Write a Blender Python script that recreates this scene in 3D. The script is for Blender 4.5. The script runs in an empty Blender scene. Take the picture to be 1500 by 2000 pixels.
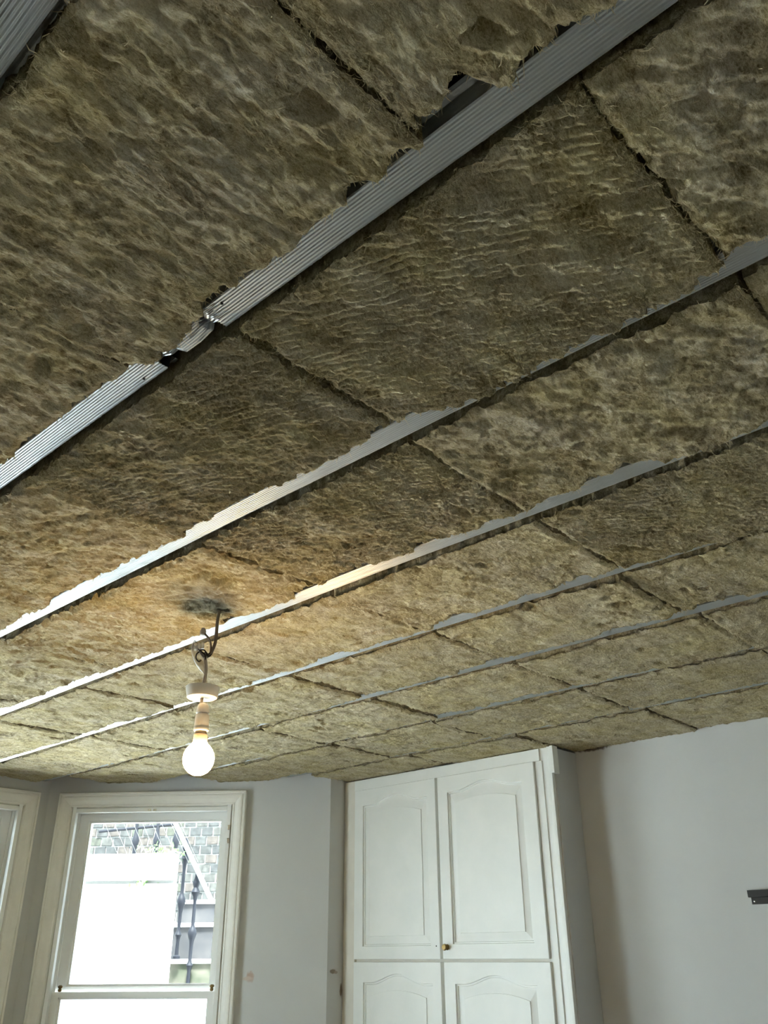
import bpy, bmesh, math, random
import numpy as np
from mathutils import Matrix, Vector, Euler

# ------------------------------------------------------------------ camera, sky, exposure
C = bpy.context.scene.collection
scn = bpy.context.scene
CAMZ = 1.70
cam_d = bpy.data.cameras.new('camera')
cam_d.sensor_fit = 'VERTICAL'; cam_d.sensor_height = 36.0; cam_d.sensor_width = 27.0
cam_d.lens = 30.205; cam_d.clip_start = 0.02; cam_d.clip_end = 200
cam = bpy.data.objects.new('camera', cam_d); C.objects.link(cam)
cam.matrix_world = (Matrix.Translation((0, 0, CAMZ)) @ Matrix.Rotation(math.radians(-47.1388), 4, 'Z')
                    @ Matrix.Rotation(math.radians(90 + 27.191), 4, 'X') @ Matrix.Rotation(math.radians(-0.4586), 4, 'Z'))
scn.camera = cam

world = bpy.data.worlds.new('overcast_sky'); scn.world = world; world.use_nodes = True
bg = world.node_tree.nodes['Background']
bg.inputs['Color'].default_value = (0.79, 0.925, 1.0, 1); bg.inputs['Strength'].default_value = 14.2
BULB = 150.0
sun_d = bpy.data.lights.new('hazy_sun', 'SUN'); sun_d.energy = 59.0; sun_d.angle = math.radians(12); sun_d.color = (.95, .99, 1.0)
sun = bpy.data.objects.new('hazy_sun', sun_d); C.objects.link(sun)          # comes over the house and falls on the garden wall
sun.rotation_euler = Vector((.27, .33, -.90)).to_track_quat('-Z', 'Y').to_euler()

scn.view_settings.view_transform = 'Standard'; scn.view_settings.look = 'None'
scn.view_settings.exposure = 0.0; scn.view_settings.gamma = 1.0
scn.view_settings.use_curve_mapping = False
try:
    scn.cycles.use_denoising = True
    scn.cycles.max_bounces = 10; scn.cycles.diffuse_bounces = 7; scn.cycles.transparent_max_bounces = 16
    scn.cycles.caustics_reflective = False; scn.cycles.caustics_refractive = False
except Exception:
    pass

rng = np.random.default_rng(7)
random.seed(7)

# ------------------------------------------------------------------ materials
def mat(name, col=(.8, .8, .8), rough=.6, metal=0.0, emit=None, estr=0, spec=None, alpha=None):
    m = bpy.data.materials.new(name); m.use_nodes = True
    b = m.node_tree.nodes['Principled BSDF']
    b.inputs['Base Color'].default_value = (*col, 1); b.inputs['Roughness'].default_value = rough
    b.inputs['Metallic'].default_value = metal
    if spec is not None: b.inputs['Specular IOR Level'].default_value = spec
    if emit: b.inputs['Emission Color'].default_value = (*emit, 1); b.inputs['Emission Strength'].default_value = estr
    if alpha is not None: b.inputs['Alpha'].default_value = alpha
    return m
def nd(m, t, **kw):
    n = m.node_tree.nodes.new(t)
    for k, v in kw.items():
        if k in n.inputs: n.inputs[k].default_value = v
        else: setattr(n, k, v)
    return n
def lk(m, a, b): m.node_tree.links.new(a, b)
def noise_tone(m, c1, c2, scale, detail=4, lo=.35, hi=.65, bump=0, bscale=None, bdist=.002, rough_n=.6):
    b = m.node_tree.nodes['Principled BSDF']
    g = nd(m, 'ShaderNodeNewGeometry')
    n = nd(m, 'ShaderNodeTexNoise', Scale=scale, Detail=detail, Roughness=rough_n); lk(m, g.outputs['Position'], n.inputs['Vector'])
    r = nd(m, 'ShaderNodeValToRGB'); e = r.color_ramp.elements
    e[0].position = lo; e[0].color = (*c1, 1); e[1].position = hi; e[1].color = (*c2, 1)
    lk(m, n.outputs['Fac'], r.inputs['Fac']); lk(m, r.outputs['Color'], b.inputs['Base Color'])
    if bump:
        n2 = nd(m, 'ShaderNodeTexNoise', Scale=bscale or scale * 6, Detail=5, Roughness=.65); lk(m, g.outputs['Position'], n2.inputs['Vector'])
        bp = nd(m, 'ShaderNodeBump', Strength=bump, Distance=bdist); lk(m, n2.outputs['Fac'], bp.inputs['Height'])
        lk(m, bp.outputs['Normal'], b.inputs['Normal'])
    return r
def spot(m, src, centre, rad, col, soft=.5, wob=.02, wscale=25, fac=1.0):
    """a stain with its own shape at a fixed place: mixes col over the colour socket src and returns the new socket"""
    g = nd(m, 'ShaderNodeNewGeometry')
    n = nd(m, 'ShaderNodeTexNoise', Scale=wscale, Detail=3); lk(m, g.outputs['Position'], n.inputs['Vector'])
    s = nd(m, 'ShaderNodeVectorMath', operation='SUBTRACT'); lk(m, g.outputs['Position'], s.inputs[0]); s.inputs[1].default_value = centre
    d = nd(m, 'ShaderNodeVectorMath', operation='DIVIDE'); lk(m, s.outputs[0], d.inputs[0]); d.inputs[1].default_value = rad
    l = nd(m, 'ShaderNodeVectorMath', operation='LENGTH'); lk(m, d.outputs[0], l.inputs[0])
    a = nd(m, 'ShaderNodeMath', operation='MULTIPLY_ADD'); lk(m, n.outputs['Fac'], a.inputs[0]); a.inputs[1].default_value = wob; lk(m, l.outputs['Value'], a.inputs[2])
    mr = nd(m, 'ShaderNodeMapRange'); lk(m, a.outputs[0], mr.inputs['Value'])
    mr.inputs['From Min'].default_value = 1 + wob * .5 - soft; mr.inputs['From Max'].default_value = 1 + wob * .5
    mr.inputs['To Min'].default_value = fac; mr.inputs['To Max'].default_value = 0
    mx = nd(m, 'ShaderNodeMix', data_type='RGBA'); lk(m, mr.outputs['Result'], mx.inputs['Factor'])
    lk(m, src, mx.inputs['A']); mx.inputs['B'].default_value = (*col, 1)
    return mx.outputs['Result']

M = {}
# mineral wool
def wool(name, dark, mid, light, rot=.66):
    m = mat(name, mid, 1.0, spec=.05); b = m.node_tree.nodes['Principled BSDF']
    g = nd(m, 'ShaderNodeNewGeometry'); oi = nd(m, 'ShaderNodeObjectInfo')
    mp = nd(m, 'ShaderNodeMapping'); mp.inputs['Rotation'].default_value = (0, 0, rot); mp.inputs['Scale'].default_value = (1, 2.3, 1.6)
    lk(m, g.outputs['Position'], mp.inputs['Vector'])
    n1 = nd(m, 'ShaderNodeTexNoise', Scale=9, Detail=6, Roughness=.65); lk(m, mp.outputs[0], n1.inputs['Vector'])
    n2 = nd(m, 'ShaderNodeTexNoise', Scale=85, Detail=6, Roughness=.7, Distortion=.6); lk(m, mp.outputs[0], n2.inputs['Vector'])
    ad = nd(m, 'ShaderNodeMath', operation='MULTIPLY_ADD'); lk(m, n2.outputs['Fac'], ad.inputs[0]); ad.inputs[1].default_value = .55
    mu = nd(m, 'ShaderNodeMath', operation='MULTIPLY'); lk(m, n1.outputs['Fac'], mu.inputs[0]); mu.inputs[1].default_value = .45
    lk(m, mu.outputs[0], ad.inputs[2])
    n5 = nd(m, 'ShaderNodeTexNoise', Scale=300, Detail=3, Roughness=.7, Distortion=1.0); lk(m, mp.outputs[0], n5.inputs['Vector'])
    a5 = nd(m, 'ShaderNodeMath', operation='MULTIPLY_ADD'); lk(m, n5.outputs['Fac'], a5.inputs[0]); a5.inputs[1].default_value = .42; lk(m, ad.outputs[0], a5.inputs[2])
    s5 = nd(m, 'ShaderNodeMath', operation='SUBTRACT'); lk(m, a5.outputs[0], s5.inputs[0]); s5.inputs[1].default_value = .21; ad = s5
    r = nd(m, 'ShaderNodeValToRGB'); e = r.color_ramp.elements
    e[0].position = .35; e[0].color = (*dark, 1); e[1].position = .66; e[1].color = (*light, 1)
    k = e.new(.5); k.color = (*mid, 1)
    lk(m, ad.outputs[0], r.inputs['Fac'])
    hv = nd(m, 'ShaderNodeHueSaturation'); lk(m, r.outputs['Color'], hv.inputs['Color'])
    vr = nd(m, 'ShaderNodeMapRange'); lk(m, oi.outputs['Random'], vr.inputs['Value']); vr.inputs['To Min'].default_value = .92; vr.inputs['To Max'].default_value = 1.07
    lk(m, vr.outputs['Result'], hv.inputs['Value'])
    # golden and greyer patches of binder
    n6 = nd(m, 'ShaderNodeTexNoise', Scale=7, Detail=5, Roughness=.7, Distortion=.5); lk(m, g.outputs['Position'], n6.inputs['Vector'])
    r6 = nd(m, 'ShaderNodeValToRGB'); e6 = r6.color_ramp.elements
    e6[0].position = .34; e6[0].color = (1.0, .97, .74, 1); e6[1].position = .66; e6[1].color = (.95, .965, 1.12, 1)
    lk(m, n6.outputs['Fac'], r6.inputs['Fac'])
    mm = nd(m, 'ShaderNodeMix', data_type='RGBA', blend_type='MULTIPLY'); mm.inputs['Factor'].default_value = .65
    lk(m, hv.outputs['Color'], mm.inputs['A']); lk(m, r6.outputs['Color'], mm.inputs['B'])
    out = mm.outputs['Result']
    # grey soot patch round the light's cable hole, and a small black core at the hole
    out = spot(m, out, (1.150, 1.672, 2.49), (.13, .125, .2), (.33, .325, .28), soft=.7, wob=.5, wscale=14, fac=.85)
    out = spot(m, out, (1.245, 1.722, 2.49), (.035, .02, .2), (.03, .027, .022), soft=.6, wob=.3, wscale=40, fac=.9)
    lk(m, out, b.inputs['Base Color'])
    n3 = nd(m, 'ShaderNodeTexNoise', Scale=330, Detail=4, Roughness=.7, Distortion=1.2); lk(m, mp.outputs[0], n3.inputs['Vector'])
    n4 = nd(m, 'ShaderNodeTexNoise', Scale=95, Detail=5, Roughness=.65, Distortion=.8); lk(m, mp.outputs[0], n4.inputs['Vector'])
    b1 = nd(m, 'ShaderNodeBump', Strength=.8, Distance=.0075); lk(m, n4.outputs['Fac'], b1.inputs['Height'])
    b2 = nd(m, 'ShaderNodeBump', Strength=.7, Distance=.0022); lk(m, n3.outputs['Fac'], b2.inputs['Height']); lk(m, b1.outputs['Normal'], b2.inputs['Normal'])
    lk(m, b2.outputs['Normal'], b.inputs['Normal'])
    return m
M['wool'] = wool('mineral_wool', (.27, .21, .11), (.605, .53, .345), (.87, .815, .65))
M['wool_cross'] = wool('mineral_wool_cross', (.27, .21, .11), (.605, .53, .345), (.87, .815, .65), rot=.12)
M['fibre'] = mat('wool_fibre', (.66, .58, .38), .9, spec=.1)
# galvanised steel with dimpled knurling
m = M['steel'] = mat('galvanised_steel', (.42, .445, .47), .42, 1.0)
g = nd(m, 'ShaderNodeNewGeometry'); mp = nd(m, 'ShaderNodeMapping'); lk(m, g.outputs['Position'], mp.inputs['Vector'])
vo = nd(m, 'ShaderNodeTexVoronoi', Scale=260); vo.inputs['Randomness'].default_value = .15; lk(m, mp.outputs[0], vo.inputs['Vector'])
bp = nd(m, 'ShaderNodeBump', Strength=.5, Distance=.0008); lk(m, vo.outputs['Distance'], bp.inputs['Height'])
lk(m, bp.outputs['Normal'], m.node_tree.nodes['Principled BSDF'].inputs['Normal'])
n = nd(m, 'ShaderNodeTexNoise', Scale=14, Detail=4); lk(m, g.outputs['Position'], n.inputs['Vector'])
r = nd(m, 'ShaderNodeMapRange'); lk(m, n.outputs['Fac'], r.inputs['Value']); r.inputs['To Min'].default_value = .34; r.inputs['To Max'].default_value = .55
lk(m, r.outputs['Result'], m.node_tree.nodes['Principled BSDF'].inputs['Roughness'])
M['deck'] = mat('dark_floorboards', (.035, .026, .02), .9)
# wall paint with a few chips where filler and bare plaster show
m = M['paint'] = mat('pale_grey_paint', (.6, .6, .61), .75, spec=.25)
r = noise_tone(m, (.59, .60, .605), (.625, .637, .64), 2.2, bump=.12, bscale=140, bdist=.001)
o = r.outputs['Color']
for c_, rad, col in [((2.902, 3.572, 1.607), (.022, .022, .03), (.5, .36, .3)), ((2.893, 3.577, 1.60), (.03, .03, .012), (.62, .53, .48)),
                     ((3.177, 3.30, 1.626), (.022, .03, .011), (.16, .12, .09)), ((3.197, 3.30, 1.622), (.014, .03, .008), (.3, .26, .22)),
                     ((3.232, 3.30, 1.547), (.009, .03, .032), (.17, .12, .08)), ((3.43, 1.94, 2.5), (.05, .10, .02), (.09, .06, .045)), ((3.36, 2.02, 2.497), (.09, .03, .014), (.1, .065, .045))]:
    o = spot(m, o, c_, rad, col, soft=.35, wob=.7, wscale=70, fac=.9)
lk(m, o, m.node_tree.nodes['Principled BSDF'].inputs['Base Color'])
M['gloss'] = mat('white_gloss_paint', (.80, .815, .80), .35, spec=.4)
noise_tone(M['gloss'], (.78, .80, .785), (.83, .84, .825), 6, bump=.06, bscale=90, bdist=.001)
M['cream'] = mat('cream_gloss_paint', (.70, .67, .60), .45, spec=.35)
noise_tone(M['cream'], (.67, .64, .575), (.73, .70, .635), 9, bump=.1, bscale=110, bdist=.001)
M['white'] = mat('brilliant_white_paint', (.89, .90, .89), .3, spec=.4)
M['architrave'] = mat('off_white_architrave', (.82, .80, .745), .45, spec=.35)
noise_tone(M['architrave'], (.83, .82, .775), (.88, .87, .83), 9, bump=.1, bscale=110, bdist=.001)
M['floor'] = mat('dusty_floorboards', (.5, .43, .34), .6)
noise_tone(M['floor'], (.56, .50, .42), (.66, .60, .51), 7)
M['brass'] = mat('aged_brass', (.20, .135, .055), .4, 1.0)
M['dark_hole'] = mat('dark_hole', (.02, .02, .02), .9)
M['plastic'] = mat('white_plastic', (.82, .80, .76), .4)
M['bulb_base'] = mat('beige_bulb_base', (.40, .33, .26), .5)
M['cable'] = mat('grey_brown_cable', (.17, .145, .115), .5)
M['wire'] = mat('black_wire', (.012, .012, .014), .4)
M['flex'] = mat('pale_flex', (.42, .38, .34), .5)
M['bulb'] = mat('lit_bulb_glass', (1, .9, .75), .4, emit=(1.0, .66, .30), estr=BULB)
M['black_metal'] = mat('black_powder_coat', (.008, .008, .008), .5)
M['screw'] = mat('bright_screw', (.75, .75, .75), .25, 1.0)
M['iron'] = mat('painted_iron', (.006, .007, .011), .6, spec=.2)
M['white_iron'] = mat('white_painted_rail', (.8, .8, .8), .5)
M['mesh_wire'] = mat('pale_mesh_wire', (.10, .10, .10), .6)
M['render'] = mat('white_masonry_paint', (.82, .83, .82), .8)
M['stone'] = mat('grey_step_stone', (.06, .06, .065), .8); noise_tone(M['stone'], (.012, .0125, .016), (.030, .028, .029), 9)
M['stone2'] = mat('mossy_step_stone', (.1, .1, .07), .9); noise_tone(M['stone2'], (.026, .033, .018), (.072, .066, .05), 8)
M['nosing'] = mat('pale_step_edge', (.6, .6, .58), .8)
M['mortar'] = mat('mortar', (.13, .13, .125), .95)
M['bricks'] = []
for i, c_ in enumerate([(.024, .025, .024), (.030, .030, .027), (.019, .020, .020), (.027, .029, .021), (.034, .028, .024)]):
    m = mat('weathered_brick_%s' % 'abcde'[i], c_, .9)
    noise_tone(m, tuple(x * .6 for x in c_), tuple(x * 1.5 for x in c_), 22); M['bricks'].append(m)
M['leaf'] = mat('green_leaf', (.10, .22, .05), .7)
M['paving'] = mat('pale_paving', (.5, .49, .47), .85); noise_tone(M['paving'], (.60, .59, .57), (.70, .69, .67), 3)
# window glass: clear pane that lets daylight straight through with a faint mirror sheen
m = M['glass'] = bpy.data.materials.new('window_glass'); m.use_nodes = True
nt = m.node_tree; nt.nodes.remove(nt.nodes['Principled BSDF'])
t = nd(m, 'ShaderNodeBsdfTransparent'); t.inputs['Color'].default_value = (.95, .97, .96, 1)
gl = nd(m, 'ShaderNodeBsdfGlossy', Roughness=.02); fr = nd(m, 'ShaderNodeFresnel', IOR=1.45); mx = nd(m, 'ShaderNodeMixShader')
lk(m, fr.outputs[0], mx.inputs[0]); lk(m, t.outputs[0], mx.inputs[1]); lk(m, gl.outputs[0], mx.inputs[2])
lk(m, mx.outputs[0], nt.nodes['Material Output'].inputs['Surface'])
m = M['clear'] = bpy.data.materials.new('clear_plastic'); m.use_nodes = True
nt = m.node_tree; nt.nodes.remove(nt.nodes['Principled BSDF'])
t = nd(m, 'ShaderNodeBsdfTransparent'); t.inputs['Color'].default_value = (.86, .85, .83, 1)
gl = nd(m, 'ShaderNodeBsdfPrincipled'); gl.inputs['Base Color'].default_value = (.62, .6, .58, 1); gl.inputs['Roughness'].default_value = .15
mx = nd(m, 'ShaderNodeMixShader'); mx.inputs[0].default_value = .42
lk(m, t.outputs[0], mx.inputs[1]); lk(m, gl.outputs[0], mx.inputs[2]); lk(m, mx.outputs[0], nt.nodes['Material Output'].inputs['Surface'])

# ------------------------------------------------------------------ helpers
def link_mesh(name, me, m, parent=None, kind=None):
    o = bpy.data.objects.new(name, me); C.objects.link(o)
    if m is not None and not me.materials: me.materials.append(m)
    if parent is not None: o.parent = parent
    if kind: o['kind'] = kind
    return o
def mesh(name, V, F, m, parent=None, smooth=False, kind=None):
    me = bpy.data.meshes.new(name); me.from_pydata([tuple(v) for v in V], [], [tuple(f) for f in F]); me.update()
    if smooth: me.polygons.foreach_set('use_smooth', [True] * len(me.polygons))
    return link_mesh(name, me, m, parent, kind)
def empty(name, loc, label=None, cat=None, group=None, kind=None):
    o = bpy.data.objects.new(name, None); C.objects.link(o); o.location = loc; o.empty_display_size = .1
    tag(o, label, cat, group, kind); bpy.context.view_layer.update(); return o
def tag(o, label=None, cat=None, group=None, kind=None):
    if label: o['label'] = label
    if cat: o['category'] = cat
    if group: o['group'] = group
    if kind: o['kind'] = kind
def keep(o, parent):
    """parent without moving: meshes below are made in world coordinates"""
    o.parent = parent; o.matrix_parent_inverse = Matrix.Translation(-Vector(parent.location)); return o
class Geo:
    def __init__(s, F=None): s.V = []; s.Q = []; s.F = F or (lambda a, b, c: (a, b, c))
    def box(s, a0, a1, b0, b1, c0, c1):
        k = len(s.V)
        for c in (c0, c1):
            for a, b in ((a0, b0), (a1, b0), (a1, b1), (a0, b1)): s.V.append(s.F(a, b, c))
        for f in ((0, 3, 2, 1), (4, 5, 6, 7), (0, 1, 5, 4), (1, 2, 6, 5), (2, 3, 7, 6), (3, 0, 4, 7)): s.Q.append([k + i for i in f])
        return s
    def tube(s, pts, r, n=10, caps=True):
        pts = [Vector(p) for p in pts]; k = len(s.V); L = len(pts)
        rr = r if hasattr(r, '__len__') else [r] * L
        up = Vector((.31, .17, .93)).normalized()
        for i, p in enumerate(pts):
            t = (pts[min(i + 1, L - 1)] - pts[max(i - 1, 0)]).normalized()
            x = t.cross(up)
            if x.length < .05: x = t.cross(Vector((1, 0, 0)))
            x.normalize(); y = t.cross(x)
            for j in range(n):
                a = 2 * math.pi * j / n; s.V.append(tuple(p + (x * math.cos(a) + y * math.sin(a)) * rr[i]))
        for i in range(L - 1):
            for j in range(n): s.Q.append([k + i * n + j, k + i * n + (j + 1) % n, k + (i + 1) * n + (j + 1) % n, k + (i + 1) * n + j])
        if caps: s.Q.append([k + j for j in range(n)][::-1]); s.Q.append([k + (L - 1) * n + j for j in range(n)])
        return s
    def lathe(s, c, prof, n=24, axis='z'):
        k = len(s.V); L = len(prof)
        for r, h in prof:
            for j in range(n):
                a = 2 * math.pi * j / n
                s.V.append((c[0] + r * math.cos(a), c[1] + r * math.sin(a), c[2] + h) if axis == 'z' else (c[0] + h, c[1] + r * math.cos(a), c[2] + r * math.sin(a)))
        for i in range(L - 1):
            for j in range(n): s.Q.append([k + i * n + j, k + i * n + (j + 1) % n, k + (i + 1) * n + (j + 1) % n, k + (i + 1) * n + j])
        s.Q.append([k + j for j in range(n)][::-1]); s.Q.append([k + (L - 1) * n + j for j in range(n)])
        return s
    def make(s, name, m, parent=None, bevel=0, smooth=False, kind=None):
        bm = bmesh.new(); vs = [bm.verts.new(v) for v in s.V]
        for f in s.Q:
            try: bm.faces.new([vs[i] for i in f])
            except ValueError: pass
        bmesh.ops.recalc_face_normals(bm, faces=bm.faces)
        if bevel: bmesh.ops.bevel(bm, geom=list(bm.edges), offset=bevel, segments=2, profile=.6, affect='EDGES')
        me = bpy.data.meshes.new(name); bm.to_mesh(me); bm.free()
        if smooth: me.polygons.foreach_set('use_smooth', [True] * len(me.polygons))
        o = link_mesh(name, me, m, None, kind)
        if smooth:
            try: me.set_sharp_from_angle(angle=math.radians(40))
            except Exception: pass
        if parent is not None: keep(o, parent)
        return o

# ------------------------------------------------------------------ the room shell
ZC = 2.5                       # underside of the insulation at the walls
XR, YF = 3.43, 3.30            # right wall, front wall
XL, YB = -1.5, -1.7
BC = (2.199, 4.421); CE = (3.140, 3.30)      # bay corner, end of the bay's angled wall
BL = (0.70, 4.421); CL = (-0.241, 3.30)
ZT = 2.66
def frame_of(p0, p1):
    p0 = np.array(p0); p1 = np.array(p1); u = (p1 - p0) / np.linalg.norm(p1 - p0)
    return p0, u, np.linalg.norm(p1 - p0)
def wall(name, p0, p1, n, th=.26, hole=None, ext=(.0, .0)):
    p0, u, L = frame_of(p0, p1); n = np.array(n)
    F = lambda s, d, z: (p0[0] + u[0] * s + n[0] * d, p0[1] + u[1] * s + n[1] * d, z)
    g = Geo(F); a, b = -ext[0], L + ext[1]
    if hole:
        s0, s1, z0, z1 = hole
        g.box(a, s0, 0, th, 0, ZT); g.box(s1, b, 0, th, 0, ZT); g.box(s0, s1, 0, th, 0, z0); g.box(s0, s1, 0, th, z1, ZT)
    else: g.box(a, b, 0, th, 0, ZT)
    return g.make(name, M['paint'], kind='structure'), F
g = Geo().box(XL, XR, YB, YF, -.1, 0)
k = len(g.V); g.V += [(CL[0], YF, 0), (CE[0], YF, 0), (BC[0], BC[1], 0), (BL[0], BL[1], 0)]; g.Q.append([k, k + 1, k + 2, k + 3])
g.make('floor', M['floor'], kind='structure')
wall('wall_right', (XR, YF + .3), (XR, YB), (1, 0))
wall('wall_front', (CE[0], YF), (XR, YF), (0, 1))
wall('wall_front_left', (XL, YF), (CL[0], YF), (0, 1))
wall('wall_back', (XL, YB), (XR, YB), (0, -1), ext=(.26, .26))
wall('wall_left', (XL, YB), (XL, YF + .26), (-1, 0))
u_c = np.array([CE[0] - BC[0], CE[1] - BC[1]]); u_c /= np.linalg.norm(u_c); n_c = np.array([-u_c[1], u_c[0]])
HOLE = (.100, 1.000, .78, 2.405)
_, FC = wall('wall_bay_right', BC, CE, n_c, hole=HOLE, ext=(.12, 0))
HF = (.10, 1.40, .78, 2.405)
_, FF = wall('wall_bay_front', BL, BC, (0, 1), hole=HF)
n_l = np.array([-n_c[0], n_c[1]])
u_l = np.array([BL[0] - CL[0], BL[1] - CL[1]]); L_l = np.linalg.norm(u_l)
_, FLc = wall('wall_bay_left', CL, BL, n_l, hole=(L_l - 1.0, L_l - .1, .78, 2.405), ext=(0, .12))

# ------------------------------------------------------------------ sash windows
def sash(F, s0, s1, z0, z1, d0, d1, top, bot, side, root, name):
    g = Geo(F)
    g.box(s0, s0 + side, d0, d1, z0, z1); g.box(s1 - side, s1, d0, d1, z0, z1)
    g.box(s0 + side, s1 - side, d0, d1, z1 - top, z1); g.box(s0 + side, s1 - side, d0, d1, z0, z0 + bot)
    # glazing bead: thin sloped lip round the pane
    e = .009
    a0, a1, c0, c1 = s0 + side, s1 - side, z0 + bot, z1 - top
    g.box(a0, a0 + e, d0 + .012, d1, c0, c1); g.box(a1 - e, a1, d0 + .012, d1, c0, c1)
    g.box(a0 + e, a1 - e, d0 + .012, d1, c1 - e, c1); g.box(a0 + e, a1 - e, d0 + .012, d1, c0, c0 + e)
    fr = g.make(name, M['white'], root)
    dm = d1 - .012
    p = Geo(F).box(a0, a1, dm, dm + .003, c0, c1).make('glass_pane', M['glass'], fr)
    p.matrix_parent_inverse = Matrix.Identity(4); p.parent = fr
    return fr
def window(name, F, s0, s1, knobs=True):
    """s0, s1: outer edges of the architrave on the wall face; d grows outwards through the wall"""
    root = empty(name, F((s0 + s1) / 2, 0, .78), kind='structure')
    zt, zb = 2.446, .80
    # architrave swept round three sides: raised fillet, quirk, ogee falling to the lining
    prof = [(0, 0), (0, -.026), (.003, -.030), (.011, -.030), (.013, -.024), (.017, -.022), (.019, -.027), (.026, -.0275), (.038, -.024),
            (.050, -.017), (.058, -.0135), (.062, -.0145), (.066, -.013), (.071, -.006), (.071, .004)]
    V = []; Q = []; n = len(prof)
    for w, p in prof:
        for s, z in ((s0 + w, zb), (s0 + w, zt - w), (s1 - w, zt - w), (s1 - w, zb)): V.append(F(s, p, z))
    for i in range(n - 1):
        for j in range(3): Q.append([i * 4 + j, i * 4 + j + 1, (i + 1) * 4 + j + 1, (i + 1) * 4 + j])
    g = Geo(); g.V = V; g.Q = Q; g.make('architrave', M['architrave'], root)
    a0, a1, ah = s0 + .066, s1 - .066, zt - .066
    g = Geo(F)
    # box lining, staff bead, parting bead, outer lining
    for x0, x1, d0, d1 in ((a0 - .02, a0 + .010, .004, .2), (a0 + .010, a0 + .030, -.012, .016), (a0 + .010, a0 + .026, .062, .072), (a0 + .010, a0 + .03, .118, .15)):
        g.box(x0, x1, d0, d1, zb, ah); g.box(s0 + s1 - x1, s0 + s1 - x0, d0, d1, zb, ah)
        w0, w1 = x0 - a0, x1 - a0
        g.box(a0 + w1, s0 + s1 - a0 - w1, d0, d1, ah - w1, ah - w0)
    g.box(a0 - .02, s0 + s1 - a0 + .02, -.05, .2, zb - .03, zb)
    fr = g.make('window_frame', M['white'], root, bevel=.0015)
    i0, i1, ih = a0 + .012, s0 + s1 - a0 - .012, ah - .012
    sash(F, i0, i1, 1.535, ih, .074, .116, .048, .035, .058, root, 'upper_sash')
    sash(F, i0, i1, zb, 1.548, .020, .060, .022, .07, .050, root, 'lower_sash')
    if knobs:
        for s, z, d in ((a0 + .055, 1.562, .045), (s0 + s1 - a0 - .055, 1.562, .045)):
            p = F(s, d, z); Geo().lathe(p, [(.002, -.014), (.008, -.012), (.009, -.004), (.006, 0), (.010, .004), (.011, .010), (.006, .014)], 14).make('sash_stop', M['brass'], root, smooth=True)
        for s, z in ((s1 - .079, 2.268), (s1 - .079, 2.205)):
            Geo(F).box(s - .008, s + .004, -.018, -.011, z - .012, z + .012).make('catch_plate', M['screw'], root, bevel=.002)
        for s in (.540, .568):
            Geo(F).box(s - .008, s + .008, -.0135, -.0118, 2.352, 2.362).make('paint_scar', M['screw'], root)
    return root
window('window_1', FC, .066, 1.036)
window('window_2', FF, 1.442 - 1.376, 1.442, knobs=False)
window('window_3', FLc, L_l - 1.036, L_l - .066, knobs=False)

# ------------------------------------------------------------------ noise
def _h(ix, iy, s):
    x = (ix.astype(np.int64) * 374761393 + iy.astype(np.int64) * 668265263 + s * 982451653) & 0xFFFFFFFF
    x = ((x ^ (x >> 13)) * 1274126177) & 0xFFFFFFFF
    x = ((x ^ (x >> 16)) * 2246822519) & 0xFFFFFFFF
    return ((x ^ (x >> 15)) & 0xFFFF) / 65535.0
def vn(x, y, s=0):
    ix = np.floor(x); iy = np.floor(y); fx = x - ix; fy = y - iy
    fx = fx * fx * (3 - 2 * fx); fy = fy * fy * (3 - 2 * fy)
    return ((_h(ix, iy, s) * (1 - fx) + _h(ix + 1, iy, s) * fx) * (1 - fy) + (_h(ix, iy + 1, s) * (1 - fx) + _h(ix + 1, iy + 1, s) * fx) * fy) * 2 - 1
def fbm(x, y, s=0, o=4, g=.5):
    r = 0; a = 1; t = 0
    for i in range(o):
        c, d = math.cos(.7 * i), math.sin(.7 * i)
        r = r + a * vn((x * c - y * d) * 2 ** i + 13.1 * i, (x * d + y * c) * 2 ** i - 7.7 * i, s + i); t += a; a *= g
    return r / t

# ------------------------------------------------------------------ ceiling: boards above, mineral wool slabs, metal bars
g = Geo().box(XL - .26, XR + .26, YB - .26, YF + .26, 2.64, 2.74); g.box(-.9, 3.6, YF + .26, 4.9, 2.64, 2.74)
ceiling = g.make('ceiling', M['deck'], kind='structure')
BARS = [.137, .541, .94, 1.348, 1.75, 2.14, 2.545, 2.96]       # x of each bar's centre line
HW = .0235                                                      # half width of a bar
ZBAR = 2.505
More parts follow.
